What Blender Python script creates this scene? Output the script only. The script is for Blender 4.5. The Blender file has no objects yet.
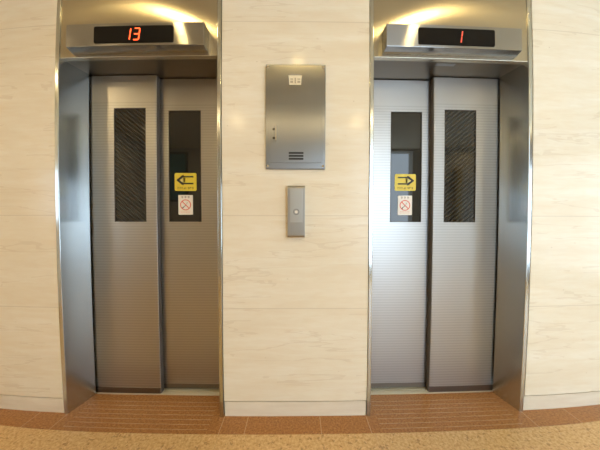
import bpy, bmesh, math, random
from mathutils import Matrix, Vector
random.seed(4)
S = bpy.context.scene
COL = S.collection
PI = math.pi

# ------------------------------------------------------------------ materials
class N:
    """tiny node-expression helper"""
    def __init__(s, name):
        s.m = bpy.data.materials.new(name); s.m.use_nodes = True
        s.t = s.m.node_tree; s.b = s.t.nodes['Principled BSDF']
    def new(s, typ, **kw):
        n = s.t.nodes.new(typ)
        for k, v in kw.items(): setattr(n, k, v)
        return n
    def put(s, sock, v):
        if isinstance(v, bpy.types.NodeSocket): s.t.links.new(v, sock)
        else: sock.default_value = v
    def math(s, op, a, b=0.0, c=None):
        n = s.new('ShaderNodeMath', operation=op)
        s.put(n.inputs[0], a); s.put(n.inputs[1], b)
        if c is not None: s.put(n.inputs[2], c)
        return n.outputs[0]
    def vmul(s, v, xyz):
        n = s.new('ShaderNodeVectorMath', operation='MULTIPLY'); s.put(n.inputs[0], v); n.inputs[1].default_value = xyz
        return n.outputs[0]
    def pos(s): return s.new('ShaderNodeTexCoord').outputs['Object']
    def xyz(s, v):
        n = s.new('ShaderNodeSeparateXYZ'); s.put(n.inputs[0], v); return n.outputs
    def noise(s, v, scale, detail=3, rough=.5, dist=0):
        n = s.new('ShaderNodeTexNoise'); s.put(n.inputs['Vector'], v)
        n.inputs['Scale'].default_value = scale; n.inputs['Detail'].default_value = detail
        n.inputs['Roughness'].default_value = rough; n.inputs['Distortion'].default_value = dist
        return n.outputs['Fac']
    def vor(s, v, scale):
        n = s.new('ShaderNodeTexVoronoi'); s.put(n.inputs['Vector'], v); n.inputs['Scale'].default_value = scale
        return n.outputs
    def ramp(s, f, stops):
        n = s.new('ShaderNodeValToRGB'); s.put(n.inputs[0], f); e = n.color_ramp.elements
        while len(e) < len(stops): e.new(.5)
        for q, (p, c) in zip(e, stops):
            q.position = p; q.color = (*c, 1) if not isinstance(c, float) else (c, c, c, 1)
        return n.outputs[0]
    def mix(s, f, a, b):
        n = s.new('ShaderNodeMix', data_type='RGBA'); s.put(n.inputs[0], f)
        for k, v in ((6, a), (7, b)):
            s.put(n.inputs[k], v if isinstance(v, bpy.types.NodeSocket) else (*v, 1))
        return n.outputs[2]
    def line(s, c, at, half):
        return s.math('LESS_THAN', s.math('ABSOLUTE', s.math('SUBTRACT', c, at)), half)
    def addl(s, fs):
        r = fs[0]
        for f in fs[1:]: r = s.math('MAXIMUM', r, f)
        return r
    def bump(s, h, strength, dist=.002):
        n = s.new('ShaderNodeBump'); n.inputs['Strength'].default_value = strength
        n.inputs['Distance'].default_value = dist; s.put(n.inputs['Height'], h)
        s.t.links.new(n.outputs[0], s.b.inputs['Normal'])
    def set(s, **kw):
        for k, v in kw.items():
            k = {'color': 'Base Color', 'rough': 'Roughness', 'metal': 'Metallic', 'spec': 'Specular IOR Level',
                 'aniso': 'Anisotropic', 'arot': 'Anisotropic Rotation', 'coat': 'Coat Weight', 'emit': 'Emission Color',
                 'estr': 'Emission Strength'}[k]
            if isinstance(v, tuple) and len(v) == 3: v = (*v, 1)
            s.put(s.b.inputs[k], v)
        return s

def plain(name, color, rough=.5, metal=0., **kw):
    n = N(name); n.set(color=color, rough=rough, metal=metal, **kw); return n.m

def steel(name, color, rough, grain, aniso=.75, wave=0., ribs=False):
    """brushed stainless; grain 'h' = brushed along the horizontal, 'v' = brushed upright"""
    n = N(name); p = n.pos()
    sc = (3., 3., 700.) if grain == 'h' else (700., 700., 3.)
    g = n.noise(n.vmul(p, sc), 1., 1); amp = .1 if grain == 'v' or aniso > .9 else .6
    r = n.math('MULTIPLY_ADD', g, .04 * amp, rough - .02 * amp)
    col = n.mix(g, tuple(c * (1 - .03 * amp) for c in color), tuple(min(1, c * (1 + .03 * amp)) for c in color))
    tg = n.new('ShaderNodeTangent', direction_type='RADIAL', axis='Z')
    n.t.links.new(tg.outputs[0], n.b.inputs['Tangent'])
    h = g
    if ribs:   # fine horizontal ribs etched into the sheet below the plain top strip
        z = n.xyz(p)[2]
        w = n.math('FRACT', n.math('DIVIDE', z, .0175))
        band = n.math('MULTIPLY', n.math('LESS_THAN', w, .42), n.math('LESS_THAN', z, 1.90))
        col = n.mix(band, col, tuple(c * .88 for c in color))
        r = n.math('ADD', r, n.math('MULTIPLY', band, .05))
        n.bump(n.math('MULTIPLY', band, -1.), .25, .0006)
    elif wave:
        n.bump(n.noise(n.vmul(p, (1., 1., 2.)), 4., 1), wave, .01)
    n.set(color=col, rough=r, metal=1., aniso=aniso, arot=.25 if grain == 'h' else 0.)
    return n.m

M = {}
M['header'] = steel('brushed_header_steel', (.58, .55, .46), .25, 'v', 1.)
M['housing'] = steel('brushed_housing_steel', (.40, .415, .43), .20, 'h', 1.)
M['frame'] = steel('brushed_frame_steel', (.56, .56, .54), .24, 'v', .8)
M['jamb'] = steel('brushed_jamb_steel', (.60, .65, .67), .19, 'v', .7)
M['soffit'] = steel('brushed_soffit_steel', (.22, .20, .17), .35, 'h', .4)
M['ribbed'] = steel('ribbed_door_steel', (.475, .475, .475), .36, 'h', .5, ribs=True)
M['plinth'] = steel('door_plinth_steel', (.20, .18, .165), .35, 'h', .4)
M['cabinet'] = steel('cabinet_steel', (.32, .335, .35), .30, 'v', .9, wave=.03)
M['call'] = steel('call_panel_steel', (.45, .445, .42), .30, 'v', .5)
M['call_face'] = steel('call_face_steel', (.54, .54, .51), .32, 'v', .5)
M['chrome'] = plain('polished_chrome', (.85, .83, .80), .12, 1.)
M['sill'] = plain('sill_aluminium', (.74, .69, .54), .38, .35)
M['groove'] = plain('dark_groove', (.06, .05, .04), .7)
M['edge'] = plain('shaded_door_edge', (.10, .085, .07), .5)
M['dark'] = plain('black_slot', (.02, .02, .02), .6)
M['screen'] = plain('black_display_glass', (.010, .009, .008), .18, spec=.12)
M['cream'] = plain('cream_label', (.83, .76, .58), .45)
M['cream_dark'] = plain('label_print', (.50, .43, .30), .5)
M['yellow'] = plain('yellow_film', (.78, .62, .06), .4)
M['yellow_pale'] = plain('pale_yellow_film', (.80, .70, .22), .4)
M['black'] = plain('black_ink', (.02, .018, .012), .5)
M['olive'] = plain('olive_ink', (.10, .075, .01), .5)
M['white'] = plain('white_film', (.88, .84, .78), .45)
M['red'] = plain('red_ink', (.72, .12, .08), .5)
M['grey_ink'] = plain('grey_ink', (.35, .30, .28), .5)
M['pink_ink'] = plain('pale_red_ink', (.80, .48, .38), .5)
M['plaster'] = plain('white_plaster', (.80, .76, .68), .8)
M['ceiling'] = plain('cream_ceiling', (.72, .64, .47), .8)
M['rear'] = plain('warm_rear_wall', (.52, .48, .40), .6)
M['mullion'] = plain('bronze_mullion', (.10, .085, .07), .4, .6)
M['teal'] = plain('teal_print', (.03, .20, .25), .3)
M['pillar'] = plain('gold_pillar', (.48, .34, .12), .4)

n = N('red_led'); n.set(color=(.2, .01, .0), rough=.5, emit=(1., .09, .02), estr=3.2); M['led'] = n.m
n = N('dim_red_led'); n.set(color=(.2, .02, .01), rough=.5, emit=(1., .12, .06), estr=1.1); M['led_dim'] = n.m
n = N('warm_lamp'); n.set(color=(1., .8, .5), rough=.5, emit=(1., .70, .27), estr=125.); M['lamp'] = n.m
n = N('warm_lamp_further_back'); n.set(color=(1., .8, .5), rough=.5, emit=(1., .74, .37), estr=215.); M['lamp_far'] = n.m

def marble():
    n = N('cream_marble'); p = n.pos(); o = n.xyz(p)
    v = n.vmul(p, (.9, .9, 7.))
    big = n.noise(v, 1.1, 5, .6, .6)
    fine = n.noise(n.vmul(p, (2.5, 2.5, 16.)), 2.2, 5, .65, .4)
    c = n.ramp(big, [(.30, (.81, .735, .585)), (.50, (.85, .795, .66)), (.70, (.88, .84, .73))])
    c = n.mix(n.math('MULTIPLY', n.math('SUBTRACT', fine, .40), 1.5), c, (.77, .67, .50))
    vein = n.line(n.noise(n.vmul(p, (.5, .5, 5.5)), 1.7, 4, .5, .3), .53, .008)
    gate = n.math('GREATER_THAN', n.noise(p, 2.3, 2), .47)
    c = n.mix(n.math('MULTIPLY', n.math('MULTIPLY', vein, gate), .24), c, (.60, .50, .36))
    spot = n.math('LESS_THAN', n.vor(n.vmul(p, (1., 1., 1.6)), 9.)['Distance'], .035)
    c = n.mix(n.math('MULTIPLY', spot, .45), c, (.45, .35, .22))
    j = n.addl([n.line(o[2], z, .0026) for z in (2.264, 1.174, .641)])
    c = n.mix(n.math('MULTIPLY', j, .30), c, (.47, .40, .30))
    n.set(color=c, rough=n.math('MULTIPLY_ADD', fine, .06, .12), spec=.20)
    return n.m
M['marble'] = marble()

def base_marble():
    n = N('base_marble'); p = n.pos()
    c = n.ramp(n.noise(n.vmul(p, (2., 2., 12.)), 1.8, 5, .6), [(.3, (.76, .69, .56)), (.7, (.86, .81, .69))])
    n.set(color=c, rough=.3, spec=.4); return n.m
M['base'] = base_marble()

def red_granite():
    n = N('red_granite'); p = n.pos(); o = n.xyz(p)
    a = n.noise(p, 95., 3, .7)
    c = n.ramp(a, [(.30, (.17, .068, .022)), (.48, (.38, .165, .048)), (.60, (.48, .22, .074)), (.76, (.56, .34, .17))])
    sp = n.vor(p, 160.)
    c = n.mix(n.math('MULTIPLY', n.math('LESS_THAN', sp['Distance'], .16), .5), c, (.10, .04, .02))
    c = n.mix(n.noise(p, 9., 3), c, n.mix(.5, c, (.36, .17, .05)))
    # pale anti-slip strips set across each doorway
    x, y = o[0], o[1]
    near = n.line(n.math('FRACT', n.math('ADD', n.math('DIVIDE', n.math('SUBTRACT', y, .009), .0315), .5)), .5, .075)
    near = n.math('MULTIPLY', near, n.line(y, .008, .105))
    dx = n.addl([n.line(x, -.900, .405), n.line(x, .868, .405)])
    worn = n.math('MULTIPLY_ADD', n.noise(n.vmul(p, (8., 60., 1.)), 1., 3, .7), 1.5, -.35)
    strip = n.math('MULTIPLY', n.math('MULTIPLY', near, dx), n.math('MINIMUM', n.math('MAXIMUM', worn, .08), .85))
    c = n.mix(strip, c, (.62, .46, .30))
    j = n.addl([n.line(x, q, .0022) for q in (-2.15, -1.84, -1.535, -1.362, -.425, -.287, .130, .401, 1.345, 1.62, 2.05)])
    c = n.mix(n.math('MULTIPLY', n.math('MULTIPLY', j, n.math('LESS_THAN', y, .0)), .6), c, (.62, .44, .27))
    n.set(color=c, rough=.33, spec=.45); return n.m
M['granite'] = red_granite()

def tan_granite():
    n = N('tan_granite'); p = n.pos(); o = n.xyz(p)
    a = n.noise(p, 70., 4, .72)
    c = n.ramp(a, [(.28, (.40, .23, .09)), (.42, (.58, .36, .15)), (.55, (.68, .45, .205)), (.74, (.80, .59, .33))])
    b = n.noise(p, 34., 3, .6)
    c = n.mix(n.math('MULTIPLY', n.math('LESS_THAN', b, .38), .55), c, (.26, .145, .06))
    j = n.addl([n.line(o[0], q, .0016) for q in (-2.22, -1.62, -1.02, -.42, .42, 1.02, 1.59, 2.22)]
               + [n.line(n.math('FRACT', n.math('DIVIDE', n.math('ADD', o[1], .113), .6)), .0, .003)])
    c = n.mix(n.math('MULTIPLY', j, .3), c, (.40, .27, .15))
    n.set(color=c, rough=.26, spec=.5); return n.m
M['floor'] = tan_granite()

def wire_glass(sgn):
    n = N('tinted_wired_glass'); p = n.pos(); o = n.xyz(p)
    def fam(k):
        u = n.math('ADD', n.math('MULTIPLY', o[0], .8 * k), o[2])
        return n.line(n.math('FRACT', n.math('DIVIDE', u, .028)), .5, .20)
    c = n.mix(n.math('MULTIPLY', fam(sgn), .75), (.008, .0085, .008), (.036, .036, .034))
    c = n.mix(n.math('MULTIPLY', fam(-sgn), .10), c, (.050, .050, .046))
    n.set(color=c, rough=.045, spec=.62); return n.m
M['glass_l'] = wire_glass(1.); M['glass_r'] = wire_glass(-1.)

def clear_dark_glass():
    n = N('dark_tinted_glass'); n.set(color=(.014, .0145, .013), rough=.03, spec=.65); return n.m
M['glass_plain'] = clear_dark_glass()

# ------------------------------------------------------------------ mesh helpers
def link(name, bm, mats, parent=None, loc=(0, 0, 0), smooth=False):
    bmesh.ops.recalc_face_normals(bm, faces=bm.faces)
    me = bpy.data.meshes.new(name); bm.to_mesh(me); bm.free()
    for m in (mats if isinstance(mats, (list, tuple)) else [mats]): me.materials.append(m)
    if smooth:
        for f in me.polygons: f.use_smooth = True
    o = bpy.data.objects.new(name, me); COL.objects.link(o); o.location = loc
    if parent: o.parent = parent
    return o

def box(bm, x0, x1, y0, y1, z0, z1, bev=0., seg=2, mi=0):
    b = bmesh.new()
    vs = [b.verts.new((x, y, z)) for x in (x0, x1) for y in (y0, y1) for z in (z0, z1)]
    for f in ((0, 1, 3, 2), (4, 6, 7, 5), (0, 4, 5, 1), (2, 3, 7, 6), (0, 2, 6, 4), (1, 5, 7, 3)):
        b.faces.new([vs[i] for i in f])
    bmesh.ops.recalc_face_normals(b, faces=b.faces)
    if bev: bmesh.ops.bevel(b, geom=list(b.edges), offset=bev, segments=seg, affect='EDGES', profile=.5)
    merge(bm, b, mi); return bm

def merge(bm, b, mi=0):
    mp = {}
    for v in b.verts: mp[v] = bm.verts.new(v.co)
    for f in b.faces:
        try:
            q = bm.faces.new([mp[v] for v in f.verts]); q.material_index = mi; q.smooth = f.smooth
        except ValueError: pass
    b.free()

def prism(bm, pts, y0, y1, mi=0, axis='y'):
    """polygon given as (x, z) extruded along y (or (x, y) along z when axis is 'z', (y, z) along x when 'x')"""
    def P(a, c, d): return {'y': (a, d, c), 'z': (a, c, d), 'x': (d, a, c)}[axis]
    A = [bm.verts.new(P(a, c, y0)) for a, c in pts]; B = [bm.verts.new(P(a, c, y1)) for a, c in pts]
    k = len(pts); fs = [bm.faces.new(A), bm.faces.new(B[::-1])]
    for i in range(k): fs.append(bm.faces.new((A[i], B[i], B[(i + 1) % k], A[(i + 1) % k])))
    for f in fs: f.material_index = mi
    return bm

def rrect(x0, x1, z0, z1, r, k=5):
    out = []
    for cx, cz, a in ((x1 - r, z1 - r, 0), (x0 + r, z1 - r, 90), (x0 + r, z0 + r, 180), (x1 - r, z0 + r, 270)):
        for i in range(k + 1):
            t = math.radians(a + 90 * i / k); out.append((cx + r * math.cos(t), cz + r * math.sin(t)))
    return out

def ringplate(bm, o, h, y0, y1, mi=0):
    """rectangular sheet o=(x0,x1,z0,z1) with a rectangular hole h, between y0 and y1"""
    def loop(r, y): return [bm.verts.new(c) for c in ((r[0], y, r[2]), (r[1], y, r[2]), (r[1], y, r[3]), (r[0], y, r[3]))]
    a, b, c, d = loop(o, y0), loop(h, y0), loop(o, y1), loop(h, y1)
    for i in range(4):
        j = (i + 1) % 4
        for q in ((a[i], a[j], b[j], b[i]), (c[i], d[i], d[j], c[j]), (a[i], c[i], c[j], a[j]), (b[i], b[j], d[j], d[i])):
            bm.faces.new(q).material_index = mi
    return bm

def annulus(bm, cx, cz, r0, r1, y0, y1, k=32, mi=0):
    L = []
    for r, y in ((r0, y0), (r1, y0), (r1, y1), (r0, y1)):
        L.append([bm.verts.new((cx + r * math.cos(2 * PI * i / k), y, cz + r * math.sin(2 * PI * i / k))) for i in range(k)])
    for s in range(4):
        A, B = L[s], L[(s + 1) % 4]
        for i in range(k): bm.faces.new((A[i], A[(i + 1) % k], B[(i + 1) % k], B[i])).material_index = mi
    return bm

def disc(cx, cz, r, k=24): return [(cx + r * math.cos(2 * PI * i / k), cz + r * math.sin(2 * PI * i / k)) for i in range(k)]

def tag(o, label, cat, group=None, kind=None):
    o['label'] = label; o['category'] = cat
    if group: o['group'] = group
    if kind: o['kind'] = kind
    return o

def empty(name, loc):
    o = bpy.data.objects.new(name, None); o.location = loc; o.empty_display_size = .1; COL.objects.link(o); return o

def struct(name, bm, mat, label, cat):
    o = link(name, bm, mat); tag(o, label, cat, kind='structure'); return o

B = bmesh.new
# ------------------------------------------------------------------ layout (metres; wall face y=0, camera at y=-1.28)
YF, YR = .165, .205           # faces of the near and the far door panel
ZS = 2.070                    # underside of the header
FW = .022                     # width of the thin frame face
LX0, LX1 = -1.361, -.453      # left opening
RX0, RX1 = .427, 1.336        # right opening
CZ = 1.1504
CEIL = 2.75
WL, WR, WY = -3.3, 4.6, -3.4

# ------------------------------------------------------------------ setting
struct('wall_left', box(B(), WL, LX0 - FW - .002, .0, .30, .095, CEIL), M['marble'], 'cream marble wall to the left of the doorway with display 13', 'wall')
struct('wall_center', box(B(), LX1 + FW + .004, RX0 - FW - .002, .0, .30, .095, CEIL), M['marble'], 'cream marble pier between the two elevator doorways', 'wall')
struct('wall_right', box(B(), RX1 + FW + .008, WR, .0, .30, .095, CEIL), M['marble'], 'pale marble wall to the right of the doorway with display 1', 'wall')
struct('baseboard_left', box(B(), WL, LX0 - FW, .003, .30, 0, .087), M['base'], 'pale marble base course under the left marble wall', 'baseboard')
struct('baseboard_center', box(B(), LX1 + FW + .006, RX0 - FW - .004, .003, .30, 0, .087), M['base'], 'pale marble base course under the middle marble pier', 'baseboard')
struct('baseboard_right', box(B(), RX1 + FW + .008, WR, .003, .30, 0, .087), M['base'], 'pale marble base course under the right marble wall', 'baseboard')
struct('floor', box(B(), WL, WR, WY, -.113, -.06, 0), M['floor'], 'tan speckled granite lobby floor', 'floor')
struct('trim_1', box(B(), WL, WR, -.113, .160, -.06, 0), M['granite'], 'red brown granite border along the wall with pale strips at the doorways', 'floor border')
struct('ceiling', box(B(), WL, WR, WY, .30, CEIL, CEIL + .1), M['ceiling'], 'cream ceiling over the lobby', 'ceiling')
bm = ringplate(B(), (WL, WR, 0, CEIL), (1.10, 2.60, .22, 2.70), WY - .2, WY)
struct('wall_rear', bm, M['rear'], 'brown rear wall of the lobby behind the viewer', 'wall')
bm = B()                      # unseen end wall; its opening is added to let in fill daylight
box(bm, WL - .2, WL, WY, -2.2, 0, CEIL); box(bm, WL - .2, WL, -1.6, .30, 0, CEIL)
box(bm, WL - .2, WL, -2.2, -1.6, 0, 1.15); box(bm, WL - .2, WL, -2.2, -1.6, 1.85, CEIL)
struct('wall_far_left', bm, M['plaster'], 'plaster wall with an added opening for fill daylight at the left end of the lobby', 'wall')
struct('wall_shaft', box(B(), -1.6, 1.6, .301, .36, -.06, CEIL), M['dark'], 'dark shaft wall behind the elevator doors', 'wall')
bm = B()                      # glazed street front at the right end of the lobby: open bays between mullions
for y in (-3.35, -2.3, -1.2, -.75): box(bm, WR - .04, WR + .04, y - .04, y + .04, .0, CEIL)
box(bm, WR - .04, WR + .04, -.75, .0, 0, CEIL); box(bm, WR - .04, WR + .04, WY, .0, 2.15, CEIL); box(bm, WR - .04, WR + .04, WY, .0, 0, .30)
struct('window_1', bm, M['mullion'], 'street side window front at the right end of the lobby', 'window')

# ------------------------------------------------------------------ elevators
SEG = {'a': (0, 1, 1, 1), 'b': (1, 1, 1, .5), 'c': (1, .5, 1, 0), 'd': (0, 0, 1, 0), 'e': (0, .5, 0, 0), 'f': (0, 1, 0, .5), 'g': (0, .5, 1, .5)}
def digit(bm, cx, cz, w, h, segs, y0, y1, th=.0058, slant=.14):
    for s in segs:
        x0, z0, x1, z1 = SEG[s]
        ax, az, bx, bz = (x0 - .5) * w, (z0 - .5) * h, (x1 - .5) * w, (z1 - .5) * h
        if az == bz: pts = [(ax + .003, az - th / 2), (bx - .003, az - th / 2), (bx - .001, az), (bx - .003, az + th / 2), (ax + .003, az + th / 2), (ax + .001, az)]
        else: pts = [(ax - th / 2, bz + .003), (ax, bz + .001), (ax + th / 2, bz + .003), (ax + th / 2, az - .003), (ax, az - .001), (ax - th / 2, az - .003)]
        prism(bm, [(cx + px + slant * pz, cz + pz) for px, pz in pts], y0, y1)
    return bm

def yellow_sticker(parent, x0, x1, z0, z1, yf, d):
    """yellow film with an outlined arrow pointing in direction d and a row of small characters; local y=yf is the glass face"""
    bm = B(); f = yf - .0012
    prism(bm, rrect(x0, x1, z0, z1, .010), f, yf, 0)
    w, h = x1 - x0, z1 - z0; cx, cz = (x0 + x1) / 2, z0 + h * .60
    def pt(u, v): return (cx + d * u * w, cz + v * h)
    def poly(p, mi, k=1):
        q = [pt(*a) for a in p]
        prism(bm, q, f - .0006 * k, f, mi)
    poly([(-.36, .16), (.10, .16), (.10, -.16), (-.36, -.16)], 0)
    poly([(.02, .13), (.18, .13), (.31, 0), (.18, -.13), (.02, -.13)], 3)             # pale inside of the arrow head
    poly([(-.36, .23), (.10, .23), (.10, .15), (-.36, .15)], 1, 2)                    # upper bar
    poly([(-.36, -.15), (.10, -.15), (.10, -.23), (-.36, -.23)], 1, 2)                # lower bar
    poly([(.08, .29), (.16, .26), (.40, .02), (.26, .02), (.10, .15)], 1, 3)          # head
    poly([(.26, .02), (.40, .02), (.40, -.02), (.26, -.02)], 1, 3)
    poly([(.10, -.15), (.26, -.02), (.40, -.02), (.16, -.26), (.08, -.29)], 1, 3)
    R = random.Random(7); n = 8                                                        # row of small characters
    for i in range(n):
        a = x0 + w * (.12 + .76 * i / n); cw = w * .76 / n * .78; zb = z0 + h * .09; ch = h * .12
        for k in range(3):
            if R.random() < .5:
                zz = zb + ch * R.choice((.1, .45, .8)); prism(bm, [(a, zz), (a + cw, zz), (a + cw, zz + ch * .2), (a, zz + ch * .2)], f - .0005, f, 2)
            else:
                xx = a + cw * R.choice((.1, .4, .7)); prism(bm, [(xx, zb), (xx + cw * .22, zb), (xx + cw * .22, zb + ch), (xx, zb + ch)], f - .0005, f, 2)
    o = link('warning_sticker', bm, [M['yellow'], M['black'], M['olive'], M['yellow_pale']], parent)
    o['label'] = 'yellow sticker with a black outlined arrow pointing ' + ('left' if d < 0 else 'right')
    return o

def smoke_sticker(parent, x0, x1, z0, z1, yf):
    bm = B(); f = yf - .0012; w, h = x1 - x0, z1 - z0; cx, cz = (x0 + x1) / 2, z0 + h * .50
    prism(bm, rrect(x0, x1, z0, z1, .004, 3), f, yf, 0)
    r = w * .37
    annulus(bm, cx, cz, r * .86, r, f - .0010, f, 32, 1)
    def bar(ax, az, bx, bz, th, mi, k):
        dx, dz = bx - ax, bz - az; L = math.hypot(dx, dz); nx, nz = -dz / L * th / 2, dx / L * th / 2
        prism(bm, [(cx + ax + nx, cz + az + nz), (cx + bx + nx, cz + bz + nz), (cx + bx - nx, cz + bz - nz), (cx + ax - nx, cz + az - nz)], f - k, f, mi)
    bar(-r * .40, -r * .42, r * .10, r * .02, r * .16, 3, .0006)        # cigarette
    bar(-r * .58, -r * .60, -r * .40, -r * .44, r * .20, 2, .0006)      # dark tip
    bar(r * .15, r * .1, r * .35, r * .5, r * .08, 3, .0006)            # smoke
    bar(-r * .62, r * .62, r * .62, -r * .62, r * .15, 1, .0009)        # slash
    for i in range(3):                                                  # heading characters
        a = x0 + w * (.20 + .22 * i); s = w * .15; zt = z0 + h * .84
        prism(bm, [(a, zt + s * .75), (a + s, zt + s * .75), (a + s, zt + s * .95), (a, zt + s * .95)], f - .0005, f, 3)
        prism(bm, [(a, zt + s * .3), (a + s, zt + s * .3), (a + s, zt + s * .5), (a, zt + s * .5)], f - .0005, f, 3)
        prism(bm, [(a + s * .4, zt - s * .1), (a + s * .6, zt - s * .1), (a + s * .6, zt + s), (a + s * .4, zt + s)], f - .0006, f, 3)
    for k in range(2):                                                  # pale red small print
        zb = z0 + h * (.17 - .075 * k)
        for i in range(6):
            a = x0 + w * (.16 + .115 * i); prism(bm, [(a, zb), (a + w * .085, zb), (a + w * .085, zb + h * .022), (a, zb + h * .022)], f - .0005, f, 4)
    o = link('no_smoking_sticker', bm, [M['white'], M['red'], M['black'], M['grey_ink'], M['pink_ink']], parent)
    o['label'] = 'white no smoking sticker with a red circle'
    return o

def panel(parent, label, x0, x1, y, win, glass, lead=0, zb=.014):
    """one sliding door panel standing at face y: steel skin with a window, dark foot strip"""
    zt = ZS - .004
    bm = ringplate(B(), (x0, x1, zb, zt), win, y, y + .034)
    es = [e for e in bm.edges if abs(e.verts[0].co.x - e.verts[1].co.x) < 1e-6 and abs(e.verts[0].co.z - e.verts[1].co.z) > 1.8]
    bmesh.ops.bevel(bm, geom=es, offset=.004, segments=3, affect='EDGES', profile=.5)
    p = link('door_panel', bm, M['ribbed'], parent); p['label'] = label
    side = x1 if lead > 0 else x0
    if lead: link('edge_shadow', box(B(), side - .0035, side + .0008, y + .004, y + .036, zb, zt), M['edge'], p)  # dark sheet standing in for the shadow in the recess between the panels
    g = link('window_pane', box(B(), win[0] - .004, win[1] + .004, y + .006, y + .014, win[2] - .004, win[3] + .004), glass, p)
    bd = B(); e = .0035
    ringplate(bd, win, (win[0] + e, win[1] - e, win[2] + e, win[3] - e), y + .001, y + .007)
    link('window_bead', bd, M['groove'], p)
    k = link('kick_plate', box(B(), x0 + .001, x1 - .001, y - .0025, y + .004, zb + .001, .046, .0008, 1), M['plinth'], p)
    return p

def elevator(side):
    L = side < 0
    x0, x1 = (LX0, LX1) if L else (RX0, RX1)
    cx = (x0 + x1) / 2
    which = 'left' if L else 'right'
    # frame: two jambs (front face plus splayed reveal), header panel, soffit
    fr = empty('elevator_surround', (cx, 0, 0))
    tag(fr, ('brushed steel elevator surround under the lit number 13, its left reveal bright' if L else
             'brushed steel elevator surround under the dim number 1, its right reveal dark grey'), 'elevator frame', 'steel elevator surrounds', 'thing')
    fo, fi = .022, .034       # splay of the reveal on the outer side; hidden inner reveal
    def jamb(xe, s):
        # section in (x, y): s=-1 left jamb, +1 right jamb
        a = [(xe + s * FW, -.004), (xe, -.004), (xe - s * fi, YF - .011), (xe + s * FW, YF - .011)]
        bm = prism(B(), [(p[0] - cx, p[1]) for p in a], 0., CEIL, 0, 'z')
        es = [e for e in bm.edges if abs(e.verts[0].co.z - e.verts[1].co.z) > 1 and e.verts[0].co.y < .0]
        bmesh.ops.bevel(bm, geom=es, offset=.003, segments=3, affect='EDGES', profile=.5)
        return link('jamb', bm, M['jamb'], fr)
    jamb(x0, -1); jamb(x1, 1)
    hb = box(B(), x0 + .0015 - cx, x1 - .0015 - cx, .002, .030, ZS, CEIL, .0025)
    link('header_panel', hb, M['header'], fr)
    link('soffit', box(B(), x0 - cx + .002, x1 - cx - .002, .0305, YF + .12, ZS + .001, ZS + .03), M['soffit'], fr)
    if not L:
        lb = link('soffit_label', box(B(), .815 - cx, .93 - cx, .040, .062, ZS - .001, ZS + .0008), M['cabinet'], fr)
        lb['label'] = 'small pale plate on the underside of the header'
    # door: near panel and far panel
    d = empty('elevator_entrance', (cx, YF, 0))
    tag(d, ('two panel steel elevator door whose arrow sticker points left, below number 13' if L else
            'two panel steel elevator door whose arrow sticker points right, below number 1'), 'elevator door', 'two panel elevator doors', 'thing')
    o = lambda v: v - cx
    if L:
        near = (x0 + .018, -.898, -1.173, -.966); far = (-.93, x1 + .006, -.843, -.631)
    else:
        near = (.873, x1 - .018, .942, 1.153); far = (x0 - .006, .905, .609, .817)
    zw = (1.135, 1.860)
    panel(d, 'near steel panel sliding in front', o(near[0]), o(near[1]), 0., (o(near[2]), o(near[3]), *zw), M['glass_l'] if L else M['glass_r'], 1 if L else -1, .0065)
    p2 = panel(d, 'far steel panel carrying both stickers', o(far[0]), o(far[1]), YR - YF, (o(far[2]), o(far[3]), *zw), M['glass_plain'])
    yg = YR - YF + .006
    if L:
        yellow_sticker(p2, o(-.807), o(-.664), 1.338, 1.455, yg, -1); smoke_sticker(p2, o(-.784), o(-.689), 1.182, 1.311, yg)
    else:
        yellow_sticker(p2, o(.641), o(.781), 1.343, 1.453, yg, 1); smoke_sticker(p2, o(.663), o(.757), 1.182, 1.311, yg)
    # sill with two running grooves
    s = empty('door_sill', (cx, .161, 0))
    tag(s, ('pale aluminium sill under the elevator door with the left arrow' if L else 'pale aluminium sill under the elevator door with the right arrow'), 'sill', 'elevator door sills', 'thing')
    sec = [(.0, -.05), (.0, .0045), (.0255, .005), (.0255, -.004), (.034, -.004), (.034, .005), (.066, .005), (.066, -.004), (.074, -.004), (.074, .005), (.139, .0045), (.139, -.05)]
    link('sill_plate', prism(B(), sec, x0 - cx - FW, x1 - cx + FW, 0, 'x'), M['sill'], s)
    # indicator box
    bx0, bx1 = (-1.262, -.505) if L else (.478, 1.238)
    ic = (bx0 + bx1) / 2; zb, zt = 2.090, 2.211
    it = empty('floor_indicator', (ic, 0, zb))
    tag(it, ('steel floor indicator box showing a bright red 13' if L else 'steel floor indicator box showing a dim red 1'), 'floor indicator', 'floor indicators above the elevator doors', 'thing')
    hw = (bx1 - bx0) / 2; bm = B()
    f0 = [(-hw, 0), (hw, 0), (hw, zt - zb), (-hw, zt - zb)]
    k0 = [(-hw - .018 * (1 if L else .1), -.003), (hw + .018 * (.1 if L else 1), -.003), (hw + .004, zt - zb + .002), (-hw - .004, zt - zb + .002)]
    A = [bm.verts.new((x, -.060, z - .003)) if i < 2 else bm.verts.new((x, -.060, z)) for i, (x, z) in enumerate(f0)]
    C = [bm.verts.new((x, .0015, z)) for x, z in k0]
    bm.faces.new(A); bm.faces.new(C[::-1])
    for i in range(4): bm.faces.new((A[i], C[i], C[(i + 1) % 4], A[(i + 1) % 4]))
    bmesh.ops.bevel(bm, geom=list(bm.edges), offset=.002, segments=2, affect='EDGES', profile=.5)
    link('housing', bm, M['housing'], it)
    sx0, sx1 = (-1.104, -.668) if L else (.651, 1.080)
    sc = link('display', prism(B(), rrect(sx0 - ic, sx1 - ic, .010, .103, .010), -.0615, -.056), M['screen'], it)
    sc['label'] = 'black display window'
    zc = .0575
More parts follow.
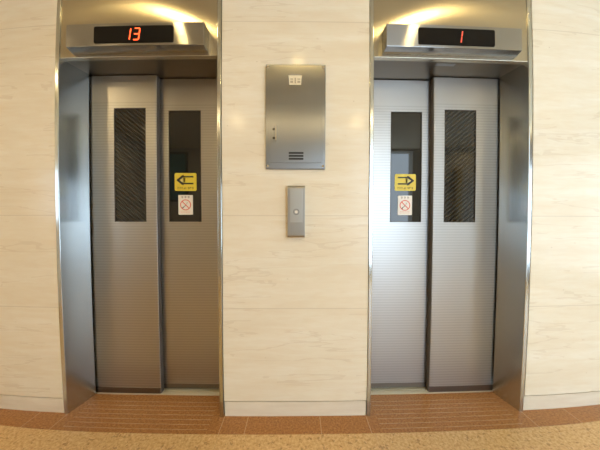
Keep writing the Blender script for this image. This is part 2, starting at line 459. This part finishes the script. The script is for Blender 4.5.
    if L:
        link('digit', digit(B(), -.918 - ic, zc, .030, .062, 'bc', -.0625, -.061), M['led'], sc)
        link('digit', digit(B(), -.868 - ic, zc, .030, .062, 'abcdg', -.0625, -.061), M['led'], sc)
    else:
        link('digit', digit(B(), .877 - ic, zc, .030, .066, 'bc', -.0625, -.061), M['led_dim'], sc)

elevator(-1); elevator(1)

# ------------------------------------------------------------------ control cabinet on the pier
cb = empty('control_cabinet', (-.013, 0, 1.435))
tag(cb, 'flush stainless steel control cabinet door on the marble pier between the elevators', 'cabinet', kind='thing')
H = .577; W = .167
link('cover_plate', box(B(), -W, W, -.014, .002, 0, H, .004, 3), M['cabinet'], cb)
link('access_door', box(B(), -W + .022, W - .022, -.0165, -.013, .034, .352, .0012, 2), M['cabinet'], cb)
bm = B(); prism(bm, [(-.035, .462), (.030, .462), (.032, .496), (.036, .514), (-.040, .514), (-.037, .496)], -.0165, -.0138)
for a, c, w, h in ((-.030, .472, .016, .012), (-.030, .490, .016, .006), (.010, .472, .016, .012), (.010, .490, .016, .006), (-.006, .470, .008, .030)):
    box(bm, a, a + w, -.0172, -.016, c, c + h, mi=1)
o = link('label_plate', bm, [M['cream'], M['cream_dark']], cb); o['label'] = 'small cream label plate'
bm = B(); box(bm, -.129, -.105, -.0195, -.016, .150, .234, .0015, 2)
la = link('latch', bm, M['cabinet'], cb)
bm = B(); box(bm, -.1115, -.1045, -.030, -.019, .152, .232, .002, 2)
link('lever', bm, M['chrome'], la)
for z in (.216, .168): link('keyhole', prism(B(), disc(-.121, z, .007, 20), -.0205, -.019), M['groove'], la)
bm = B()
for z in (.056, .072, .088): box(bm, -.038, .044, -.0172, -.0160, z - .0052, z + .0052)
o = link('vent_grille', bm, M['dark'], cb); o['label'] = 'three dark louvre slots'
for x in (-W + .013, W - .013):
    for z in (.016, H - .016):
        bm = B(); prism(bm, disc(x, z, .0065, 20), -.0165, -.0135); link('screw', bm, M['chrome'], cb)

# ------------------------------------------------------------------ call button panel
cp = empty('call_panel', (-.009, 0, 1.050))
tag(cp, 'slim steel call button panel on the marble pier below the control cabinet', 'call panel', kind='thing')
H = .292; bm = B()
prism(bm, [(.003, .0), (-.024, .0), (-.030, .010), (-.030, H - .012), (-.022, H), (.003, H)], -.049, .049, 0, 'x')
bmesh.ops.bevel(bm, geom=list(bm.edges), offset=.0015, segments=2, affect='EDGES', profile=.5)
link('housing', bm, M['call'], cp)
link('face_plate', box(B(), -.036, .036, -.0325, -.029, .086, H - .016, .001, 2), M['call_face'], cp)
bm = B(); box(bm, -.036, .036, -.0325, -.029, .024, .084, .001, 2)
for i in range(7): box(bm, -.036, .036, -.0332, -.032, .0285 + i * .0078, .0325 + i * .0078)
link('speaker_plate', bm, M['call'], cp)
bt = link('call_button', annulus(B(), 0, .145, .0085, .0150, -.0365, -.0315, 36), M['call'], cp)
bm = B(); prism(bm, disc(0, .145, .0086, 28), -.0355, -.0315); link('button_lens', bm, M['white'], bt)
bm = B(); annulus(bm, 0, .145, .0150, .0168, -.0335, -.0320, 36); link('button_ring', bm, M['groove'], bt)

# ------------------------------------------------------------------ lobby side that the steel and glass mirror
def downlight(x, y, where, near):
    R0 = .036 if near else .058
    t = empty('downlight', (x, y, CEIL))
    tag(t, 'warm round ceiling downlight ' + where, 'ceiling light', 'warm lobby downlights', 'thing')
    bm = B(); k = 32; L = []
    for r, z in ((R0 + .002, -.001), (R0 + .002, -.012), (R0 + .020, -.010), (R0 + .024, .0)):
        L.append([bm.verts.new((r * math.cos(2 * PI * i / k), r * math.sin(2 * PI * i / k), z)) for i in range(k)])
    for a, b in zip(L, L[1:]):
        for i in range(k): bm.faces.new((a[i], a[(i + 1) % k], b[(i + 1) % k], b[i]))
    link('trim_ring', bm, M['chrome'], t)
    bm = B(); prism(bm, [(R0 * math.cos(2 * PI * i / k), R0 * math.sin(2 * PI * i / k)) for i in range(k)], -.009, -.002, 0, 'z')
    link('lamp', bm, M['lamp'] if near else M['lamp_far'], t)
for x, y, w in ((-.92, -.505, 'in front of the doorway with display 13'), (.90, -.505, 'in front of the doorway with display 1'),
                (-2.6, -1.4, 'added as fill near the left end wall'), (0., -1.03, 'in front of the marble pier'),
                (-.97, -2.4, 'left of the middle of the lobby'), (.95, -2.4, 'in the middle of the lobby'), (3.8, -3.0, 'in the corner by the street window front'), (-2.6, -2.4, 'added as fill by the framed teal picture')):  # the two lamps furthest left are added to brighten that side
    downlight(x, y, w, y > -1.2)

pc = empty('framed_picture', (-2.70, WY, 1.55))
tag(pc, 'dark framed teal picture on the brown rear wall', 'picture', kind='thing')
link('picture_frame', ringplate(B(), (-.24, .24, 0, 1.1), (-.20, .20, .04, 1.06), 0.001, .04), M['dark'], pc)
pl = empty('wall_pillar', (3.55, WY + .001, 0))
tag(pl, 'slim gold pillar against the rear wall of the lobby', 'pillar', kind='thing')
link('shaft', box(B(), -.07, .07, 0, .10, 0, 2.3, .01), M['pillar'], pl)
link('print', box(B(), -.20, .20, .001, .015, .04, 1.06), M['teal'], pc)

# ------------------------------------------------------------------ daylight and camera
w = bpy.data.worlds.new('daylight'); S.world = w; w.use_nodes = True
bg = w.node_tree.nodes['Background']; bg.inputs[0].default_value = (.72, .87, 1., 1); bg.inputs[1].default_value = 5.0

c = bpy.data.cameras.new('camera'); co = bpy.data.objects.new('camera', c); COL.objects.link(co); S.camera = co
c.type = 'PANO'; c.panorama_type = 'FISHEYE_LENS_POLYNOMIAL'          # mildly barrelled ultra-wide phone lens
c.sensor_fit = 'HORIZONTAL'; c.sensor_width = 36.; c.sensor_height = 27.; c.clip_start = .01
c.fisheye_fov = PI
K = (0.07646699029219751, -0.0008673697427762066, -5.521763597695898e-05, 1.6150049975649202e-06)
c.fisheye_polynomial_k0 = 0.
for i, k in enumerate(K): setattr(c, 'fisheye_polynomial_k%d' % (i + 1), -k)
R = [[0.9999502718694881, 0.0013930371397909698, 0.009874879020210491], [-0.0016250101065436642, 0.9997219927630147, 0.023522256016391508], [-0.009839366356136012, -0.02353713307678313, 0.9996745421567139]]
def conv(j, s): a, b, d = (R[i][j] for i in range(3)); return Vector((s * a, s * d, -s * b))
X, Y, Z = conv(0, 1), conv(1, -1), conv(2, -1)
co.matrix_world = Matrix(((X.x, Y.x, Z.x, 0), (X.y, Y.y, Z.y, -1.28), (X.z, Y.z, Z.z, CZ), (0, 0, 0, 1)))

S.view_settings.view_transform = 'Standard'; S.view_settings.look = 'None'
S.view_settings.gamma = 1.; S.view_settings.exposure = .22; S.view_settings.use_curve_mapping = False
S.cycles.use_denoising = True
S.cycles.max_bounces = 10; S.cycles.diffuse_bounces = 5; S.cycles.glossy_bounces = 6
S.cycles.sample_clamp_indirect = 8.
